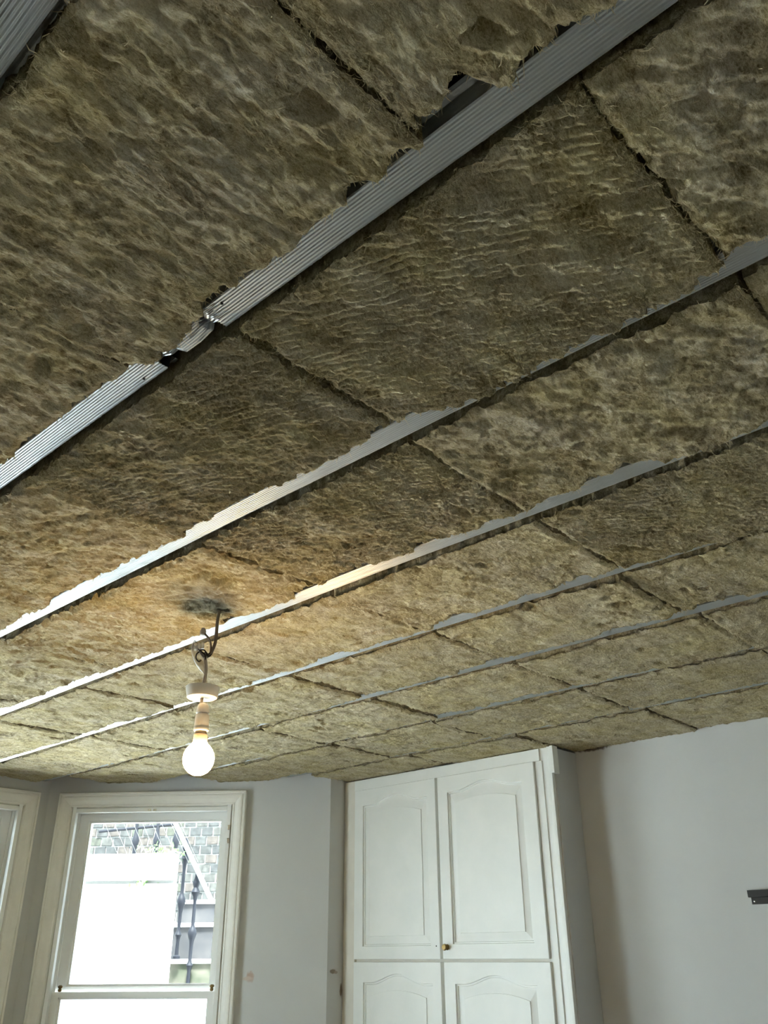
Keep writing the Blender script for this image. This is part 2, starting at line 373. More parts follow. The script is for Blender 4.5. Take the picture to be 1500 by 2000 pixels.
# where each row's far edge is torn back (+, metres) or folds over its bar (-): (y0, y1, amount)
EDGE = {1: [(.209, .244, .025), (.247, .287, .012), (.323, .404, .045), (.43, .465, .022), (.496, .53, .024), (.708, .735, .014), (.744, .814, .024), (1.05, 1.166, .018), (1.174, 1.368, .012), (.86, .985, -.020)],
        2: [(.253, .737, -.042), (.767, .794, .014), (.841, .871, .02), (1.128, 1.418, .028), (1.541, 1.708, .012), (1.719, 1.994, .022), (2.1, 2.17, .01)],
        3: [(.587, .701, .032), (.759, .819, .014), (.889, .942, .016), (1.05, 1.13, .022), (1.442, 1.526, .036), (1.261, 1.415, .032), (1.735, 1.805, .034), (1.828, 1.908, .012), (.358, .556, -.022), (2.118, 2.485, -.015)],
        4: [(.928, 1.014, .036), (1.089, 1.16, .022), (1.292, 1.416, .028), (1.754, 1.876, .022), (.45, .628, -.028), (1.453, 1.732, -.010), (2.208, 2.977, -.020)],
        5: [(.72, .837, .042), (.844, .902, .026), (1.054, 1.118, .026), (.946, 1.022, .018), (1.454, 1.532, .024), (1.655, 1.969, -.020), (2.117, 4.309, -.020)],
        6: [(1.168, 1.699, .012), (1.953, 2.052, .014), (.826, 1.15, -.014), (1.721, 1.929, -.020), (2.077, 5.0, -.022)],
        7: [(1.168, 1.612, .008), (3.283, 3.497, .02), (1.914, 3.246, -.020)]}
def plateau(a, y0, y1):
    w = np.minimum(.02, (y1 - y0) * .4)
    return np.clip((a - y0) / w + .5, 0, 1) * np.clip((y1 - a) / w + .5, 0, 1)
def cant(y):           # x of the bay's angled wall for y beyond the front wall
    return np.where(y > YF, BC[0] + (BC[1] - y) * (CE[0] - BC[0]) / (BC[1] - CE[1]), 9.0)
RIP = {(1, 1), (1, 2), (2, 2), (3, 1), (5, 1)}
def slab(row, col, y0, y1, e0, e1, cell, seed, nf, slits=()):
    """one slab: e0(a), e1(a) give its two long edges; fine relief below, furry sides"""
    nu = max(6, int((y1 - y0) / cell)); w = float(np.mean(e1(np.array([y0, y1])) - e0(np.array([y0, y1]))))
    nv = max(5, int(w / cell))
    ti, tj = np.meshgrid(np.linspace(0, 1, nu + 1), np.linspace(0, 1, nv + 1), indexing='ij')
    a = y0 + (y1 - y0) * ti
    lo, hi = e0(a), e1(a); b = lo + (hi - lo) * tj
    da0, da1, db0, db1 = a - y0, y1 - a, b - lo, hi - b
    # ragged outline
    wE = lambda d, k=.014: np.exp(-d / k)
    a = a + wE(da0) * .005 * fbm(b * 45, a * 0 + 3.3, seed + 1, 4) + wE(da1) * .005 * fbm(b * 45, a * 0 + 9.3, seed + 2, 4)
    b = b + wE(db0) * .0055 * fbm(a * 50, b * 0 + 1.3, seed + 3, 4, .6) + wE(db1) * .0085 * fbm(a * 50, b * 0 + 5.3, seed + 4, 5, .65)
    dd = np.minimum(np.minimum(da0, da1), np.minimum(db0, db1))
    r = np.random.default_rng(seed)
    th = -1.45 if row in (0, -1) else .62; ca, sa = math.cos(th), math.sin(th)
    p, q = a * ca - b * sa, a * sa + b * ca            # grain direction of the fibres
    z = (2.4905 if row < 3 else 2.4935) + .0065 * fbm(a * 4.5, b * 4.5, seed + 5, 3) + (.0065 if row < 3 else .004) * fbm(p * 20, q * 38, seed + 6, 4, .6)
    z = z + (.0040 if row < 3 else .0030) * fbm(p * 70, q * 150, seed + 7, 3, .6) + .0016 * vn(p * 190, q * 330, seed + 8)
    # torn flakes: terraces where a layer has peeled
    f = fbm(p * 13, q * 24, seed + 9, 4, .55); z = z + (.0048 if row < 3 else .0028) * np.clip((f - .12) * 9, 0, 1) - .002 * np.clip((-f - .3) * 9, 0, 1)
    z = z + (r.random() - .5) * .008 + (ti - .5) * (r.random() - .5) * .012 + (tj - .5) * (r.random() - .5) * .006
    if (row, col) in RIP:
        al = -a * .90 + b * .44; colm = np.floor(al / .042 + .5 * vn(a * 20, b * 20, seed + 14))      # ladders of short pressed ridges
        ph = (a * .44 + b * .90) / .0135 + .35 * fbm(a * 14, b * 14, seed + 11, 2) + _h(colm, colm * 0, seed + 15) * .6
        z = z + .0085 * (1 - np.abs(np.sin(math.pi * ph))) ** 1.5 * np.clip(.8 + 1.0 * fbm(a * 6, b * 6, seed + 12, 2), .25, 1)
    # scooped dents
    for i in range(int(34 * (y1 - y0) / .6)):
        ca_, cb_ = r.uniform(y0, y1), r.uniform(0, 1)
        cb_ = float(e0(np.array(ca_)) + cb_ * (e1(np.array(ca_)) - e0(np.array(ca_))))
        big = r.random() < .25
        r1 = r.uniform(.016, .034) if big else r.uniform(.006, .016); r2 = r1 * r.uniform(.35, .7); dp = r1 * r.uniform(.3, .62)
        an = r.normal(-th, .5); c_, s_ = math.cos(an), math.sin(an)
        x_ = ((a - ca_) * c_ + (b - cb_) * s_) / r1; y_ = (-(a - ca_) * s_ + (b - cb_) * c_) / r2
        x_ = x_ + .45 * vn(a * 60, b * 60, seed + 41); y_ = y_ + .5 * vn(a * 75, b * 75, seed + 40)
        k = np.clip(1 - x_ * x_ - y_ * y_, 0, 1); z = z + dp * np.clip(k * 1.25, 0, 1) ** 1.3 * (.65 + .35 * np.clip(y_ + .5, 0, 1))
        kr = np.clip(1 - (x_ * .8) ** 2 - ((y_ + .9) * 1.2) ** 2, 0, 1); z = z - dp * .25 * kr
    for sa0, sb0, sa1, sb1, wd, dp in slits:            # long open tears
        dx, dy = sa1 - sa0, sb1 - sb0; L = math.hypot(dx, dy); t = np.clip(((a - sa0) * dx + (b - sb0) * dy) / L / L, 0, 1)
        dist = np.hypot(a - sa0 - t * dx, b - sb0 - t * dy); ww = wd * (np.sin(t * math.pi) ** .6 + .05) * (1 + .4 * vn(a * 60, b * 60, seed + 50))
        z = z + dp * np.clip((ww - dist) / (wd * .35), 0, 1)
    # edges curl up, with loose bits hanging down
    z = z + np.exp(-dd / .010) * (.005 + .006 * fbm(a * 30, b * 30, seed + 13, 3)) - np.exp(-((dd - .012) / .008) ** 2) * .003
    z = np.minimum(z, 2.552)
    b = np.minimum(b, cant(a) - .004); b = np.minimum(b, XR - .002)
    V = np.stack([b, a, z], -1)
    idx = np.arange((nu + 1) * (nv + 1)).reshape(nu + 1, nv + 1)
    Q = np.stack([idx[:-1, :-1], idx[:-1, 1:], idx[1:, 1:], idx[1:, :-1]], -1).reshape(-1, 4)
    ring = np.concatenate([idx[:, 0], idx[-1, 1:], idx[-2::-1, -1], idx[0, -2:0:-1]])
    nrm = np.concatenate([np.tile([0, 1], (nu + 1, 1)), np.tile([-1, 0], (nv, 1)), np.tile([0, -1], (nu, 1)), np.tile([1, 0], (nv - 1, 1))]).astype(float)
    base = V.reshape(-1, 3); parts = [base]; nR = len(ring); prev = ring; off = len(base); quads = [Q]
    R0 = base[ring]
    for L_, zz in enumerate((.012, .028, .048, .080)):
        P = R0.copy(); P[:, 2] = np.maximum(R0[:, 2] + .004, 2.493 + zz + .002 * vn(R0[:, 1] * 90 + R0[:, 0] * 70, R0[:, 0] * 50, seed + 60 + L_))
        k = .002 + .0035 * vn(R0[:, 1] * 120 + L_ * 7, R0[:, 0] * 120 + L_ * 3, seed + 70)
        P[:, 0] += nrm[:, 1] * k; P[:, 1] += nrm[:, 0] * 0 + np.where(nrm[:, 1] == 0, nrm[:, 0] * k, 0)
        parts.append(P); cur = off + np.arange(nR); off += nR
        quads.append(np.stack([prev, cur, np.roll(cur, -1), np.roll(prev, -1)], -1)); prev = cur
    V = np.concatenate(parts); Q = np.concatenate(quads)
    me = bpy.data.meshes.new('insulation_slab'); me.vertices.add(len(V)); me.vertices.foreach_set('co', V.astype(np.float32).ravel())
    top = prev[::-1]
    nl = len(Q) * 4 + len(top); me.loops.add(nl); me.loops.foreach_set('vertex_index', np.concatenate([Q.ravel(), top]).astype(np.int32))
    me.polygons.add(len(Q) + 1); me.polygons.foreach_set('loop_start', np.append(np.arange(len(Q)) * 4, len(Q) * 4).astype(np.int32))
    me.polygons.foreach_set('use_smooth', np.ones(len(Q) + 1, bool))
    me.update(calc_edges=True); me.validate()
    o = link_mesh('insulation_slab', me, M['wool_cross' if row in (0, -1) else 'wool'], ceiling)
    # loose fibres: thin curved ribbons, most along the torn edges
    if nf:
        ddf = dd.ravel(); pr = np.exp(-ddf / .012) * 3.0 + .25; pr = pr * (np.abs(b.ravel() - cant(a.ravel())) > .02); pr /= pr.sum()
        pick = r.choice(len(base), nf, p=pr); O = base[pick]
        ang = np.where(r.random(nf) < .55, r.normal(-th, .6, nf) + math.pi * r.integers(0, 2, nf), r.uniform(0, 2 * math.pi, nf))
        ln = r.gamma(3.0, .0021, nf) + .002; ln = np.minimum(ln, .017)
        edge = ddf[pick] < .012
        dn = np.where(edge, r.uniform(.05, .75, nf), r.uniform(.05, .38, nf))
        D = np.stack([np.sin(ang), np.cos(ang), -dn], -1); D /= np.linalg.norm(D, axis=1)[:, None]
        Wd = np.stack([np.cos(ang), -np.sin(ang), 0 * ang], -1) * (r.uniform(.0002, .0006, nf) * (1.0 if cell < .006 else 1.8))[:, None]
        bend = np.stack([r.normal(0, .35, nf), r.normal(0, .35, nf), r.normal(-.1, .25, nf)], -1) * ln[:, None]
        P0 = O + np.array([0, 0, .001]); P1 = O + D * (ln * .5)[:, None]; P2 = O + D * ln[:, None] + bend
        FV = np.stack([P0 - Wd, P0 + Wd, P1 + Wd * .8, P1 - Wd * .8, P2], 1).reshape(-1, 3)
        FV[:, 0] = np.minimum(FV[:, 0], np.minimum(cant(FV[:, 1]) - .003, XR - .003)); FV[:, 1] = np.minimum(FV[:, 1], BC[1] - .003)
        k = (np.arange(nf) * 5)[:, None]
        FQ = (k + np.array([0, 1, 2, 3])); FT = (k + np.array([3, 2, 4]))
        mf = bpy.data.meshes.new('loose_fibres'); mf.vertices.add(nf * 5); mf.vertices.foreach_set('co', FV.astype(np.float32).ravel())
        lp = np.concatenate([FQ.ravel(), FT.ravel()]).astype(np.int32); mf.loops.add(len(lp)); mf.loops.foreach_set('vertex_index', lp)
        mf.polygons.add(nf * 2); mf.polygons.foreach_set('loop_start', np.concatenate([np.arange(nf) * 4, nf * 4 + np.arange(nf) * 3]).astype(np.int32))
        mf.update(calc_edges=True)
        link_mesh('loose_fibres', mf, M['fibre'], o, 'stuff')
    return o

J = [-1.55, -.95, -.35, .25, .845, 1.457, 2.06, 2.68, 3.28, 3.90, 4.414]
JOINTS = {-1: [-.35, .35, .95, 1.55, 2.15, 2.75, 3.35, 3.95, 4.414], 0: [-.75, -.18, .41, 1.004, 1.60, 2.2, 2.8, 3.4, 4.0, 4.414],
          1: [-.35, .25, .822, 1.437, 2.05, 2.66, 3.28, 3.9, 4.414], 2: [-.35, .25, .842, 1.445, 2.38, 2.98, 3.6, 4.2, 4.414],
          3: [-.35, .25, .85, 1.462, 2.05, 2.66, 3.28, 3.9, 4.414], 4: [-.35, .25, .88, 1.466, 2.07, 2.71, 3.3, 3.9, 4.414],
          5: [-.35, .25, .86, 1.47, 2.075, 2.7, 3.3, 3.9, 4.2], 6: [-.35, .25, .86, 1.482, 2.14, 2.708, 3.3, 3.75], 7: [-.35, .25, .86, 1.455, 2.04, 2.63, 3.292]}
GAP = {(1, .822): .007, (4, 1.466): .006, (4, 2.07): .012, (5, 2.075): .010, (3, 1.462): .006, (2, .842): .005, (3, .85): .006, (5, 1.47): .006, (6, 1.482): .007, (6, 2.14): .009, (7, 2.63): .008, (6, 2.708): .006}
SLITS = {(1, 1.437): [], }
rows = [-1, 0, 1, 2, 3, 4, 5, 6, 7]
nslab = 0
for row in rows:
    x0 = BARS[row] if row >= 0 else -.26
    x1 = BARS[row + 1] if row < 7 else XR + .02
    ed = EDGE.get(row + 1, []); sd = 900 + row
    def e0(a, x0=x0, sd=sd, row=row):
        return x0 + HW + .011 + .004 * vn(a * 9, a * 0 + .5, sd) + (0 if row >= 0 else -.03)
    def e1(a, x1=x1, ed=ed, sd=sd, row=row):
        v = x1 - HW + (.001 if row < 7 else HW) + .004 * vn(a * 12, a * 0 + 2.5, sd + 30)
        for y0_, y1_, am in ed:
            v = v - am * plateau(a, y0_, y1_) * (.72 + .30 * vn(a * 55, a * 0 + 7.5, sd + 31) + .30 * vn(a * 170, a * 0 + 1.5, sd + 32))
        if row == 7: v = np.where(a > 2.03, np.minimum(v, 3.262), v)
        return v
    js = JOINTS[row]
    for c in range(len(js) - 1):
        y0, y1 = js[c], js[c + 1]
        if row >= 5 and y0 > YF and float(cant(np.array(y0))) < x0 + .06: continue
        g0 = GAP.get((row, y0), .0025); g1 = GAP.get((row, y1), .0025)
        dist = math.hypot(max(0, x0), max(0, y0))
        cell = .0035 if (dist < .95 and y1 > 0) else (.0048 if dist < 1.9 and y1 > .1 else .0075)
        if y1 <= .05 or row == -1 and c > 2: cell = .012
        if (row, c) in RIP and cell < .005: cell = .0023
        sl = []
        if row == 2 and c == 3: sl = [(2.348, 1.205, 2.405, 1.335, .009, .05), (2.30, 1.12, 2.325, 1.2, .006, .02)]
        if row == 3 and c == 3: sl = []
        if row == 3 and c == 2: sl = [(2.026, 1.575, 2.044, 1.655, .010, .05)]
        if row == 4 and c == 1: sl = [(.905, 2.02, .92, 2.10, .02, .02)]
        nf = 2600 if cell < .004 else (2000 if cell < .006 else (1300 if cell < .01 else 150))
        slab(row, c, y0 + g0, y1 - g1, e0, e1, cell, 1000 + row * 50 + c * 100 + 7, nf, sl); nslab += 1

# metal furring bars
def bar(x, y0, y1, label, dz=0, hw=HW, slope=0):
    root = empty('ceiling_bar', (x, y0, ZBAR + dz), label, 'metal bar')
    nr = 9; prof = [(-.040, .024), (-.0335, .0255), (-hw - .002, .0245), (-hw, .0015)]
    for i in range(nr):
        c = -hw + .0015 + (2 * hw - .003) * (i + .5) / nr; w = (2 * hw - .003) / nr
        prof += [(c - w * .42, 0), (c - w * .2, .0), (c - w * .05, .0011), (c + w * .22, .0011)]
    prof += [(hw - .001, 0), (hw, .0015), (hw + .002, .0245), (.0335, .0255), (.040, .024)]
    n = max(2, int((y1 - y0) / .12)); V = []; Q = []
    for i in range(n + 1):
        y = y0 + (y1 - y0) * i / n; o = .0015 * vn(np.array(y * 1.7), np.array(x * 9.), 5); zz = .0012 * vn(np.array(y * 2.3), np.array(x * 5.), 6) + slope * (y - y0)
        for px, pz in prof: V.append((x + px + float(o), y, ZBAR + dz + pz + float(zz)))
    m_ = len(prof)
    for i in range(n):
        for j in range(m_ - 1): Q.append([i * m_ + j, i * m_ + j + 1, (i + 1) * m_ + j + 1, (i + 1) * m_ + j])
    g = Geo(); g.V = V; g.Q = Q; o = g.make('channel', M['steel'], root)
    k = 0; g = None
    y = y0 + .12
    while y < y1 - .05:          # hanger straps up to the boards, inside the gap
        Geo().box(x - .036, x - .034, y - .01, y + .01, ZBAR + dz + .02, 2.641).make('hanger_strap', M['steel'], root); y += .6
    return root
def ymax(x): return 4.416 if x < 2.16 else (float(BC[1] - (x + .045 - BC[0]) * (BC[1] - CE[1]) / (CE[0] - BC[0])) - .01)
B1, B2 = .83, .985
bar(BARS[0], -1.6, 4.416, 'ribbed galvanised metal bar cut off by the top left picture corner')
b1 = bar(BARS[1], -1.6, B1, 'wide ribbed metal bar rising from the crumpled joint to the top picture edge')
b2 = bar(BARS[1] - .001, B2 - .012, 4.416, 'ribbed metal bar running from the crumpled joint down to the left picture edge')
ORD = ['', '', 'metal bar next beyond the crumpled joint, with a golden bulb reflection at its middle',
       'metal bar passing directly behind the wiring junction of the hanging bulb',
       'first metal bar beyond the wiring junction of the hanging bulb, patchily covered in wool',
       'second metal bar beyond the wiring junction of the hanging bulb, edged by black gaps',
       'third metal bar beyond the wiring junction of the hanging bulb, mostly buried in wool',
       'last metal bar before the cupboard and right wall, almost buried in wool']
for i in range(2, 8): bar(BARS[i], -1.6, ymax(BARS[i]), ORD[i])
# crumpled connector that joins the two lengths of the second bar
root = empty('bar_connector', (BARS[1], B1, ZBAR), 'short crumpled metal connector between two bar lengths, catching warm light', 'connector')
V = []; Q = []; sec = [(B1 - .03, .016, .003, -.002), (B1 - .004, .017, .001, -.003), (B1 + .012, .009, .006, .004), (B1 + .022, .020, .0, .001), (B1 + .05, .0225, -.003, .001), (B1 + .082, .021, -.003, .002),
                       (B1 + .094, .010, .004, .004), (B1 + .112, .013, .003, .002), (B1 + .128, .010, .007, .0), (B1 + .146, .015, .003, -.004), (B1 + .175, .018, .003, -.003)]
nx = 22
for y, w, z_, dx in sec:
    for j in range(nx):
        t = j / (nx - 1) * 2 - 1
        V.append((BARS[1] - .004 + dx + t * w, y + .003 * math.sin(j * 2.1 + y * 90), ZBAR - .003 + z_ + .0009 * (j % 2) + .012 * max(0, abs(t) - .86) / .14))
for i in range(len(sec) - 1):
    for j in range(nx - 1): Q.append([i * nx + j, i * nx + j + 1, (i + 1) * nx + j + 1, (i + 1) * nx + j])
g = Geo(); g.V = V; g.Q = Q; g.make('crimped_plate', M['steel'], root)
for x_, y_ in ((BARS[1] + .012, B2 + .04), (BARS[1] - .012, B1 - .035)):
    Geo().lathe((x_, y_, ZBAR - .0012), [(.0005, -.0006), (.0022, 0), (.0022, .002)], 12).make('screw_hole', M['dark_hole'], root)

# ------------------------------------------------------------------ built-in cupboard
XD = 3.23
cup = empty('fitted_cupboard', (3.34, 2.65, 0), 'tall white fitted cupboard with arched panel doors beside the right wall', 'cupboard')
g = Geo()
g.box(3.252, 3.428, 2.05, 3.296, .0, 2.488)
g.make('carcass', M['cream'], cup)
g = Geo()
g.box(3.238, 3.252, 2.10, 3.225, 2.437, 2.4885)         # head rail
g.box(3.241, 3.252, 2.09, 2.128, .1, 2.437)
g.make('head_rail', M['gloss'], cup, bevel=.0015)
g = Geo().box(3.239, 3.256, 3.219, 3.296, 0, 2.4885); g.make('left_scribe', M['cream'], cup, bevel=.001)
g = Geo()
g.box(3.246, 3.252, 2.058, 2.100, 0, 2.491); g.box(3.238, 3.254, 2.048, 2.060, 0, 2.491); g.box(3.236, 3.27, 2.040, 2.048, 0, 2.489)
g.make('right_trim', M['gloss'], cup, bevel=.002)
Geo().box(3.254, 3.428, 2.034, 2.05, 0, 2.486).make('side_panel', M['paint'], cup)
Geo().box(3.222, 3.262, 2.019, 2.035, 2.375, 2.4885).make('batten_offcut', M['gloss'], cup, bevel=.001)
def door(y0, y1, z0, z1, arch, oy0, oy1, oz0, oz1, name='door'):
    """raised-panel door; oy/oz: the routed opening, arch: rise of its top above the shoulders"""
    N = 34
    def outline(ins, rect=False):
        a0, a1, c0 = oy0 + ins, oy1 - ins, oz0 + ins
        pts = [(a1, c0), (a0, c0)]
        for i in range(N + 1):
            t = i / N; u_ = abs(2 * t - 1)
            w_ = max(0., min(1., (u_ - .0) / .80)); hgt = arch * (.5 + .5 * math.cos(math.pi * w_)) ** 1.0
            if ins > .03: pts.append((a0 + (a1 - a0) * t, oz1 - ins - .013 + (arch - .010) * (1 - u_ * u_)))
            else: pts.append((a0 + (a1 - a0) * t, oz1 - ins + hgt))
        if rect:
            pts = [(y1, z0), (y0, z0)] + [(y0 + (y1 - y0) * i / N, z1) for i in range(N + 1)]
        return pts
    x = XD; levels = [(outline(0, True), x + .022), (outline(0, True), x + .002), (outline(0, True), x), (outline(0), x), (outline(.002), x + .008), (outline(.007), x + .008),
                      (outline(.009), x + .0125), (outline(.0135), x + .0125), (outline(.0415), x + .0070), (outline(.0425), x + .0035)]
    b_ = .0015
    levels[2] = ([(min(max(p[0], y0 + b_), y1 - b_), min(max(p[1], z0 + b_), z1 - b_)) for p in levels[2][0]], x)
    V = []; Q = []; n = N + 3
    for pts, xx in levels: V += [(xx, p[0], p[1]) for p in pts]
    for i in range(len(levels) - 1):
        for j in range(n): Q.append([i * n + j, i * n + (j + 1) % n, (i + 1) * n + (j + 1) % n, (i + 1) * n + j])
    Q.append([(len(levels) - 1) * n + j for j in range(n)])
    Q.append([j for j in range(n)][::-1])
    g = Geo(); g.V = V; g.Q = Q
    return g.make(name, M['gloss'], cup)
dl = door(2.685, 3.216, 1.676, 2.437, .036, 2.737, 3.158, 1.729, 2.360)
dr = door(2.129, 2.671, 1.676, 2.437, .032, 2.193, 2.613, 1.733, 2.364)
d3 = door(2.685, 3.216, .90, 1.665, .036, 2.733, 3.153, .96, 1.582)
d4 = door(2.126, 2.668, .90, 1.665, .034, 2.195, 2.609, .96, 1.583)
d5 = door(2.681, 3.216, .12, .89, .036, 2.733, 3.153, .18, .80); d6 = door(2.126, 2.671, .12, .89, .036, 2.195, 2.609, .18, .80)
k = Geo().lathe((XD - .026, 2.645, 1.722), [(.004, 0), (.0105, .001), (.013, .005), (.013, .010), (.0095, .014), (.006, .018), (.009, .0215), (.012, .0255)], 20, axis='x').make('door_knob', M['brass'], None, smooth=True)
k.parent = dr; k.matrix_parent_inverse = Matrix.Translation(-Vector(cup.location)); k.matrix_parent_inverse = Matrix.Identity(4); k.matrix_local = Matrix.Identity(4)
k.matrix_world = Matrix.Identity(4)
h = Geo().lathe((XD - .0004, 2.706, 1.727), [(.003, 0), (.003, .002)], 10, axis='x').make('screw_hole', M['dark_hole'], dl); h.matrix_parent_inverse = Matrix.Identity(4)
for dd_, ys, zs in ((dr, 2.126, (2.335, 1.76)), (d4, 2.123, (1.58, 1.0))):
    for z in zs:
        h = Geo().tube([(XD + .016, ys - .003, z - .03), (XD + .016, ys - .003, z + .03)], .0042, 8).make('hinge', M['brass'], dd_); h.matrix_parent_inverse = Matrix.Identity(4)

# ------------------------------------------------------------------ pendant light
lamp = empty('pendant_lamp', (1.235, 1.725, 2.50), 'bare lit bulb hanging on a cable from a hole in the ceiling wool', 'lamp')
def smooth_path(P, n=6):
    P = [Vector(p) for p in P]; out = []
    for i in range(len(P) - 1):
        p0, p1, p2, p3 = P[max(i - 1, 0)], P[i], P[i + 1], P[min(i + 2, len(P) - 1)]
        for k in range(n):
            t = k / n; out.append(.5 * ((2 * p1) + (p2 - p0) * t + (2 * p0 - 5 * p1 + 4 * p2 - p3) * t * t + (3 * p1 - p0 - 3 * p2 + p3) * t ** 3))
    out.append(P[-1]); return out
RV = Vector((.8131, -.5822, 0))                       # sideways, across the view of the lamp
O = Vector((1.218, 1.737, 0))
def LP(s, z, f=0): return tuple(O + RV * s + Vector((.5822, .8131, 0)) * f + Vector((0, 0, z)))
Geo().tube(smooth_path([LP(.021, 2.53), LP(.021, 2.497), LP(.0175, 2.46), LP(.0175, 2.43), LP(.0165, 2.40), LP(.010, 2.377), LP(.004, 2.366), LP(-.006, 2.362), LP(-.014, 2.37), LP(-.019, 2.378)]), .0042, 10).make('supply_cable', M['cable'], lamp, smooth=True)
Geo().tube(smooth_path([LP(-.014, 2.428, .01), LP(.000, 2.412, .006), LP(.006, 2.395), LP(.007, 2.375), LP(.000, 2.366), LP(-.010, 2.372)]), .0026, 8).make('loose_cable', M['cable'], lamp, smooth=True)
Geo().lathe(LP(-.016, 2.422, .012), [(.002, 0), (.007, .002), (.008, .010), (.005, .018), (.002, .02)], 10).make('cable_sleeve', M['flex'], lamp, smooth=True)
for pts in ([LP(-.006, 2.374), LP(-.002, 2.366, -.004), LP(.006, 2.364, -.004), LP(.011, 2.374), LP(.013, 2.384)],
            [LP(-.018, 2.376), LP(-.026, 2.368, -.004), LP(-.027, 2.356, -.005), LP(-.020, 2.348, -.005), LP(-.014, 2.352, -.004)],
            [LP(-.024, 2.380), LP(-.016, 2.373, -.006), LP(-.006, 2.366, -.005), LP(-.004, 2.352, -.002), LP(-.005, 2.345)],
            [LP(-.022, 2.378), LP(-.010, 2.378, -.006), LP(.000, 2.368, -.006), LP(.006, 2.372, -.002)]):
    Geo().tube(smooth_path(pts), .0019, 7).make('wire', M['wire'], lamp, smooth=True)
g = Geo()
for i in range(3):
    p = LP(-.031 + i * .0085, 2.388 + i * .002, .004); g.lathe((p[0], p[1], p[2] - .008), [(.0035, 0), (.0042, .002), (.0042, .014), (.003, .017)], 10)
g.make('terminal_block', M['plastic'], lamp, smooth=True)
# clear terminal cover hanging open beside the joint: a bent thin shell
V = []; Q = []; nu, nv = 14, 12
for i in range(nu + 1):
    t = i / nu; w_ = .017 * math.sin(math.pi * min(.97, t * .93 + .04)) ** .55; cx = -.030 + .026 * t ** 1.6; cz = 2.402 - .083 * t
    for j in range(nv + 1):
        q_ = math.pi * (j / nv) * 1.25 - .4
        V.append(LP(cx + w_ * math.cos(q_), cz - .006 * math.cos(q_), .010 - w_ * .8 * math.sin(q_)))
for i in range(nu):
    for j in range(nv): Q.append([i * (nv + 1) + j, i * (nv + 1) + j + 1, (i + 1) * (nv + 1) + j + 1, (i + 1) * (nv + 1) + j])
g = Geo(); g.V = V; g.Q = Q; g.make('terminal_cover', M['clear'], lamp, smooth=True)
Geo().tube(smooth_path([LP(-.006, 2.37), LP(-.003, 2.35), LP(.000, 2.33), LP(-.001, 2.31), LP(-.004, 2.285), LP(-.004, 2.26), LP(-.004, 2.235)]), .0042, 10).make('flex', M['flex'], lamp, smooth=True)
cx = -.004
Geo().lathe(LP(cx, 2.257), [(.004, .0), (.034, .0005), (.0365, .002), (.041, .0255), (.041, .028), (.037, .0285), (.004, .0275)], 40).make('ceiling_rose', M['plastic'], lamp, smooth=True)
cx = .001
Geo().lathe(LP(cx, 2.180), [(.005, .066), (.0090, .0645), (.0125, .060), (.0146, .053), (.0158, .0420), (.0158, .0415), (.0128, .0405), (.0128, .0375), (.0166, .0365), (.0174, .012), (.0174, .006), (.0182, .004), (.0178, -.001), (.0145, -.003)][::-1], 28).make('lamp_holder', M['plastic'], lamp, smooth=True)
bu = Geo().lathe(LP(.001, 2.113), [(.003, -.0385), (.013, -.0365), (.022, -.0315), (.030, -.023), (.0352, -.012), (.037, 0), (.0355, .011), (.0305, .022), (.024, .030), (.0185, .0355), (.0165, .040)], 28).make('bulb', M['bulb'], lamp, smooth=True)
cp = Geo().lathe(LP(.001, 2.148), [(.0160, .0), (.0172, .003), (.0164, .021), (.0140, .023), (.0136, .031)], 24).make('bulb_cap', M['bulb_base'], bu, smooth=True)
cp.matrix_parent_inverse = Matrix.Identity(4)
for o_ in (cp,): o_.parent = bu; o_.matrix_world = Matrix.Identity(4)

# ------------------------------------------------------------------ black wall bracket at the right edge
br = empty('wall_bracket', (XR - .005, 1.1, 1.85), 'black metal wall bracket rail with one silver screw on the right wall', 'bracket')
g = Geo(); g.box(XR - .018, XR - .0005, .70, 1.371, 1.872, 1.896); g.make('rail_lip', M['black_metal'], br, bevel=.001)
g = Geo(); g.box(XR - .005, XR - .0005, .70, 1.3655, 1.849, 1.8725); g.make('back_plate', M['black_metal'], br, bevel=.0008)
Geo().lathe((XR - .0075, 1.354, 1.859), [(.0015, 0), (.0036, .001), (.004, .003)], 14, axis='x').make('screw', M['screw'], br, smooth=True)

# ------------------------------------------------------------------ outside the window
def FO(s, d, z): return FC(s, d, z)
pv = Geo().box(-9, 14, -4, 16, -.2, -.12).make('paving', M['paving'], kind='structure')
ww = empty('garden_wall', FO(-1.2, 2.2, 0), 'bright white rendered wall with a coping outside the bay window', 'wall')
g = Geo(FO); g.box(-3.2, .082, 2.22, 2.30, -.12, 2.168); g.make('wall_body', M['render'], ww, bevel=.004)
for s0_, s1_ in ((-3.2, -1.9), (-1.895, -.66), (-.655, .070)):
    V = Geo(FO); V.box(s0_, s1_, 2.20, 2.31, 2.19, 2.372); V.V = [(x, y, z + (-.028 * ((-.5 - 0) if False else 0))) for x, y, z in V.V]
    V.make('coping_stone', M['render'], ww, bevel=.004)
Geo(FO).box(-3.19, .075, 2.235, 2.29, 2.166, 2.192).make('mortar_bed', M['mortar'], ww)
def leaf_clump(name, c, n, rad, label, seed):
    r = np.random.default_rng(seed); V = []; Q = []
    for i in range(n):
        p = np.array(c) + r.normal(0, 1, 3) * np.array(rad); d = r.normal(0, 1, 3); d /= np.linalg.norm(d); e = np.cross(d, r.normal(0, 1, 3)); e /= np.linalg.norm(e)
        L = r.uniform(.014, .03); k = len(V); V += [tuple(p - d * L), tuple(p + e * L * .5), tuple(p + d * L), tuple(p - e * L * .5)]; Q.append([k, k + 1, k + 2, k + 3])
    o = mesh(name, V, Q, M['leaf'], kind='stuff'); tag(o, label, 'weed'); return o
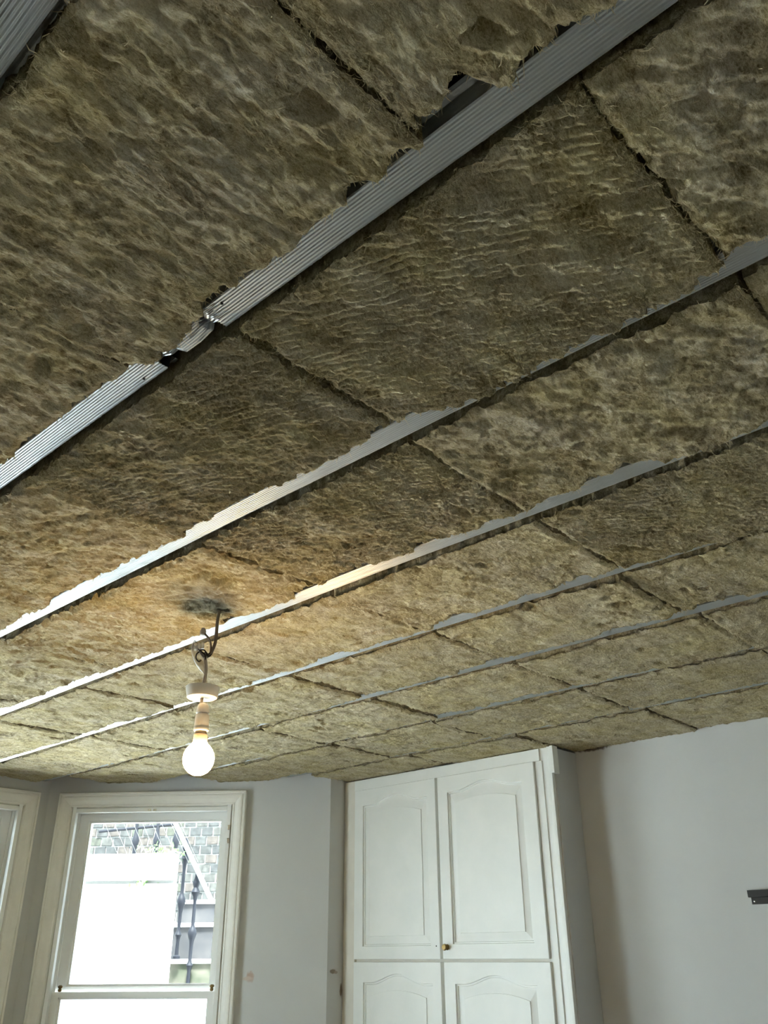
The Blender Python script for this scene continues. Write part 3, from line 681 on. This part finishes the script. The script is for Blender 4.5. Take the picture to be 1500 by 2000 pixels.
leaf_clump('wall_weed', FO(-.15, 2.19, 2.165), 26, (.05, .02, .014), 'small green weed growing from the joint under the white wall coping', 3)
leaf_clump('wall_plant', FO(-.06, 2.32, 2.40), 60, (.11, .03, .022), 'low leafy plant growing along the top of the white wall', 4)
# steps
st = empty('stone_steps', FO(.2, 2.6, 0), 'grey stone steps with pale edges climbing beside the white wall', 'steps')
def step(d, z0, z1, m):
    Geo(FO).box(-.14, .75, d, d + .75, z0 - .3, z1 - .026).make('step_block', m, st, bevel=.004)
    Geo(FO).box(-.15, .76, d - .02, d + .75, z1 - .03, z1).make('step_edge', M['nosing'], st, bevel=.003)
step(2.62, 1.2, 1.672, M['stone2']); step(2.90, 1.672, 1.925, M['stone']); step(3.18, 1.925, 2.105, M['stone'])
Geo(FO).box(-.14, .75, 2.60, 3.6, -.12, 1.478).make('step_base', M['render'], st)
# cast iron balusters and the sloping rail
def baluster(s, d, z0, z1, label):
    h = z1 - z0; g = Geo(); c = FO(s, d, z0)
    pr = [(.022, 0), (.022, .02), (.012, .03), (.010, .14), (.014, .17), (.020, .19), (.014, .21), (.0095, .23), (.011, .36), (.015, .40), (.022, .43), (.026, .46), (.022, .49), (.014, .51), (.010, .53), (.0095, .72), (.013, .78), (.020, .80), (.026, .82), (.020, .84), (.014, .86), (.020, .89), (.022, .91), (.013, .94), (.009, 1.0)]
    g.lathe(c, [(r_ * 1.3, t * h) for r_, t in pr], 14)
    o = g.make('iron_baluster', M['iron'], None, smooth=True); tag(o, label, 'baluster', 'balusters beside the outside steps'); return o
baluster(.042, 2.585, 1.675, 2.52, 'ornate dark iron baluster nearer the white wall, left of two by the steps')
baluster(.150, 2.575, 1.482, 2.27, 'ornate dark iron baluster right of two, standing lower on the steps')
g = Geo(); g.tube([FO(-.115, 2.53, 2.74), FO(.285, 2.53, 2.07)], .017, 10); o = g.make('stair_handrail', M['white_iron'], None, smooth=True)
tag(o, 'white sloping handrail above the outside steps', 'handrail')
# railing with wire mesh on top of the white wall
rl = empty('iron_railing', FO(-.3, 2.9, 2.3), 'dark iron railing with pale diagonal wires above the white wall', 'railing')
Geo().tube([FO(-.75, 2.8, 2.605), FO(-.10, 2.8, 2.655)], .012, 8).make('top_rail', M['iron'], rl)
for s in (-.44, -.265, -.105):
    Geo().lathe(FO(s, 2.8, 2.1), [(.017, 0), (.017, .2), (.026, .24), (.017, .28), (.014, .36), (.024, .40), (.03, .43), (.022, .46), (.014, .5), (.014, .56)], 12).make('post', M['iron'], rl, smooth=True)
for i in range(9):
    s = -.62 + i * .075
    Geo().tube([FO(s, 2.5, 2.66), FO(s + .19, 2.5, 2.33)], .0012, 5).make('wire', M['mesh_wire'], rl)
# weathered brick wall behind
bw = empty('brick_wall', FO(-.5, 4.0, 0), 'weathered grey brown brick wall behind the iron railing and steps', 'wall')
Geo(FO).box(-1.6, 1.3, 3.992, 4.3, -.12, 2.98).make('mortar_core', M['mortar'], bw)
p0 = np.array(FO(0, 0, 0)); ang = math.atan2(u_c[1], u_c[0])
bms = []
for m_ in M['bricks']:
    g = Geo().box(-.05, .05, -.02, .04, -.035, .035); o = g.make('brick', m_, None, bevel=.004); bms.append(o.data); bpy.data.objects.remove(o)
r = np.random.default_rng(11)
for j in range(13):
    for i in range(13):
        s = -1.27 + i * .112 + (.056 if j % 2 else 0); z = 1.93 + j * .081
        o = bpy.data.objects.new('brick', bms[int(r.integers(0, 5))]); C.objects.link(o)
        p = FO(s, 4.0 + r.uniform(-.006, .008), z)
        o.location = (p[0] - bw.location[0], p[1] - bw.location[1], p[2] - bw.location[2]); o.rotation_euler = (r.normal(0, .012), r.normal(0, .02), ang + r.normal(0, .02)); o.parent = bw
print('slabs', nslab, 'tris', sum(len(o.data.loops) for o in scn.objects if o.type == 'MESH') // 2)
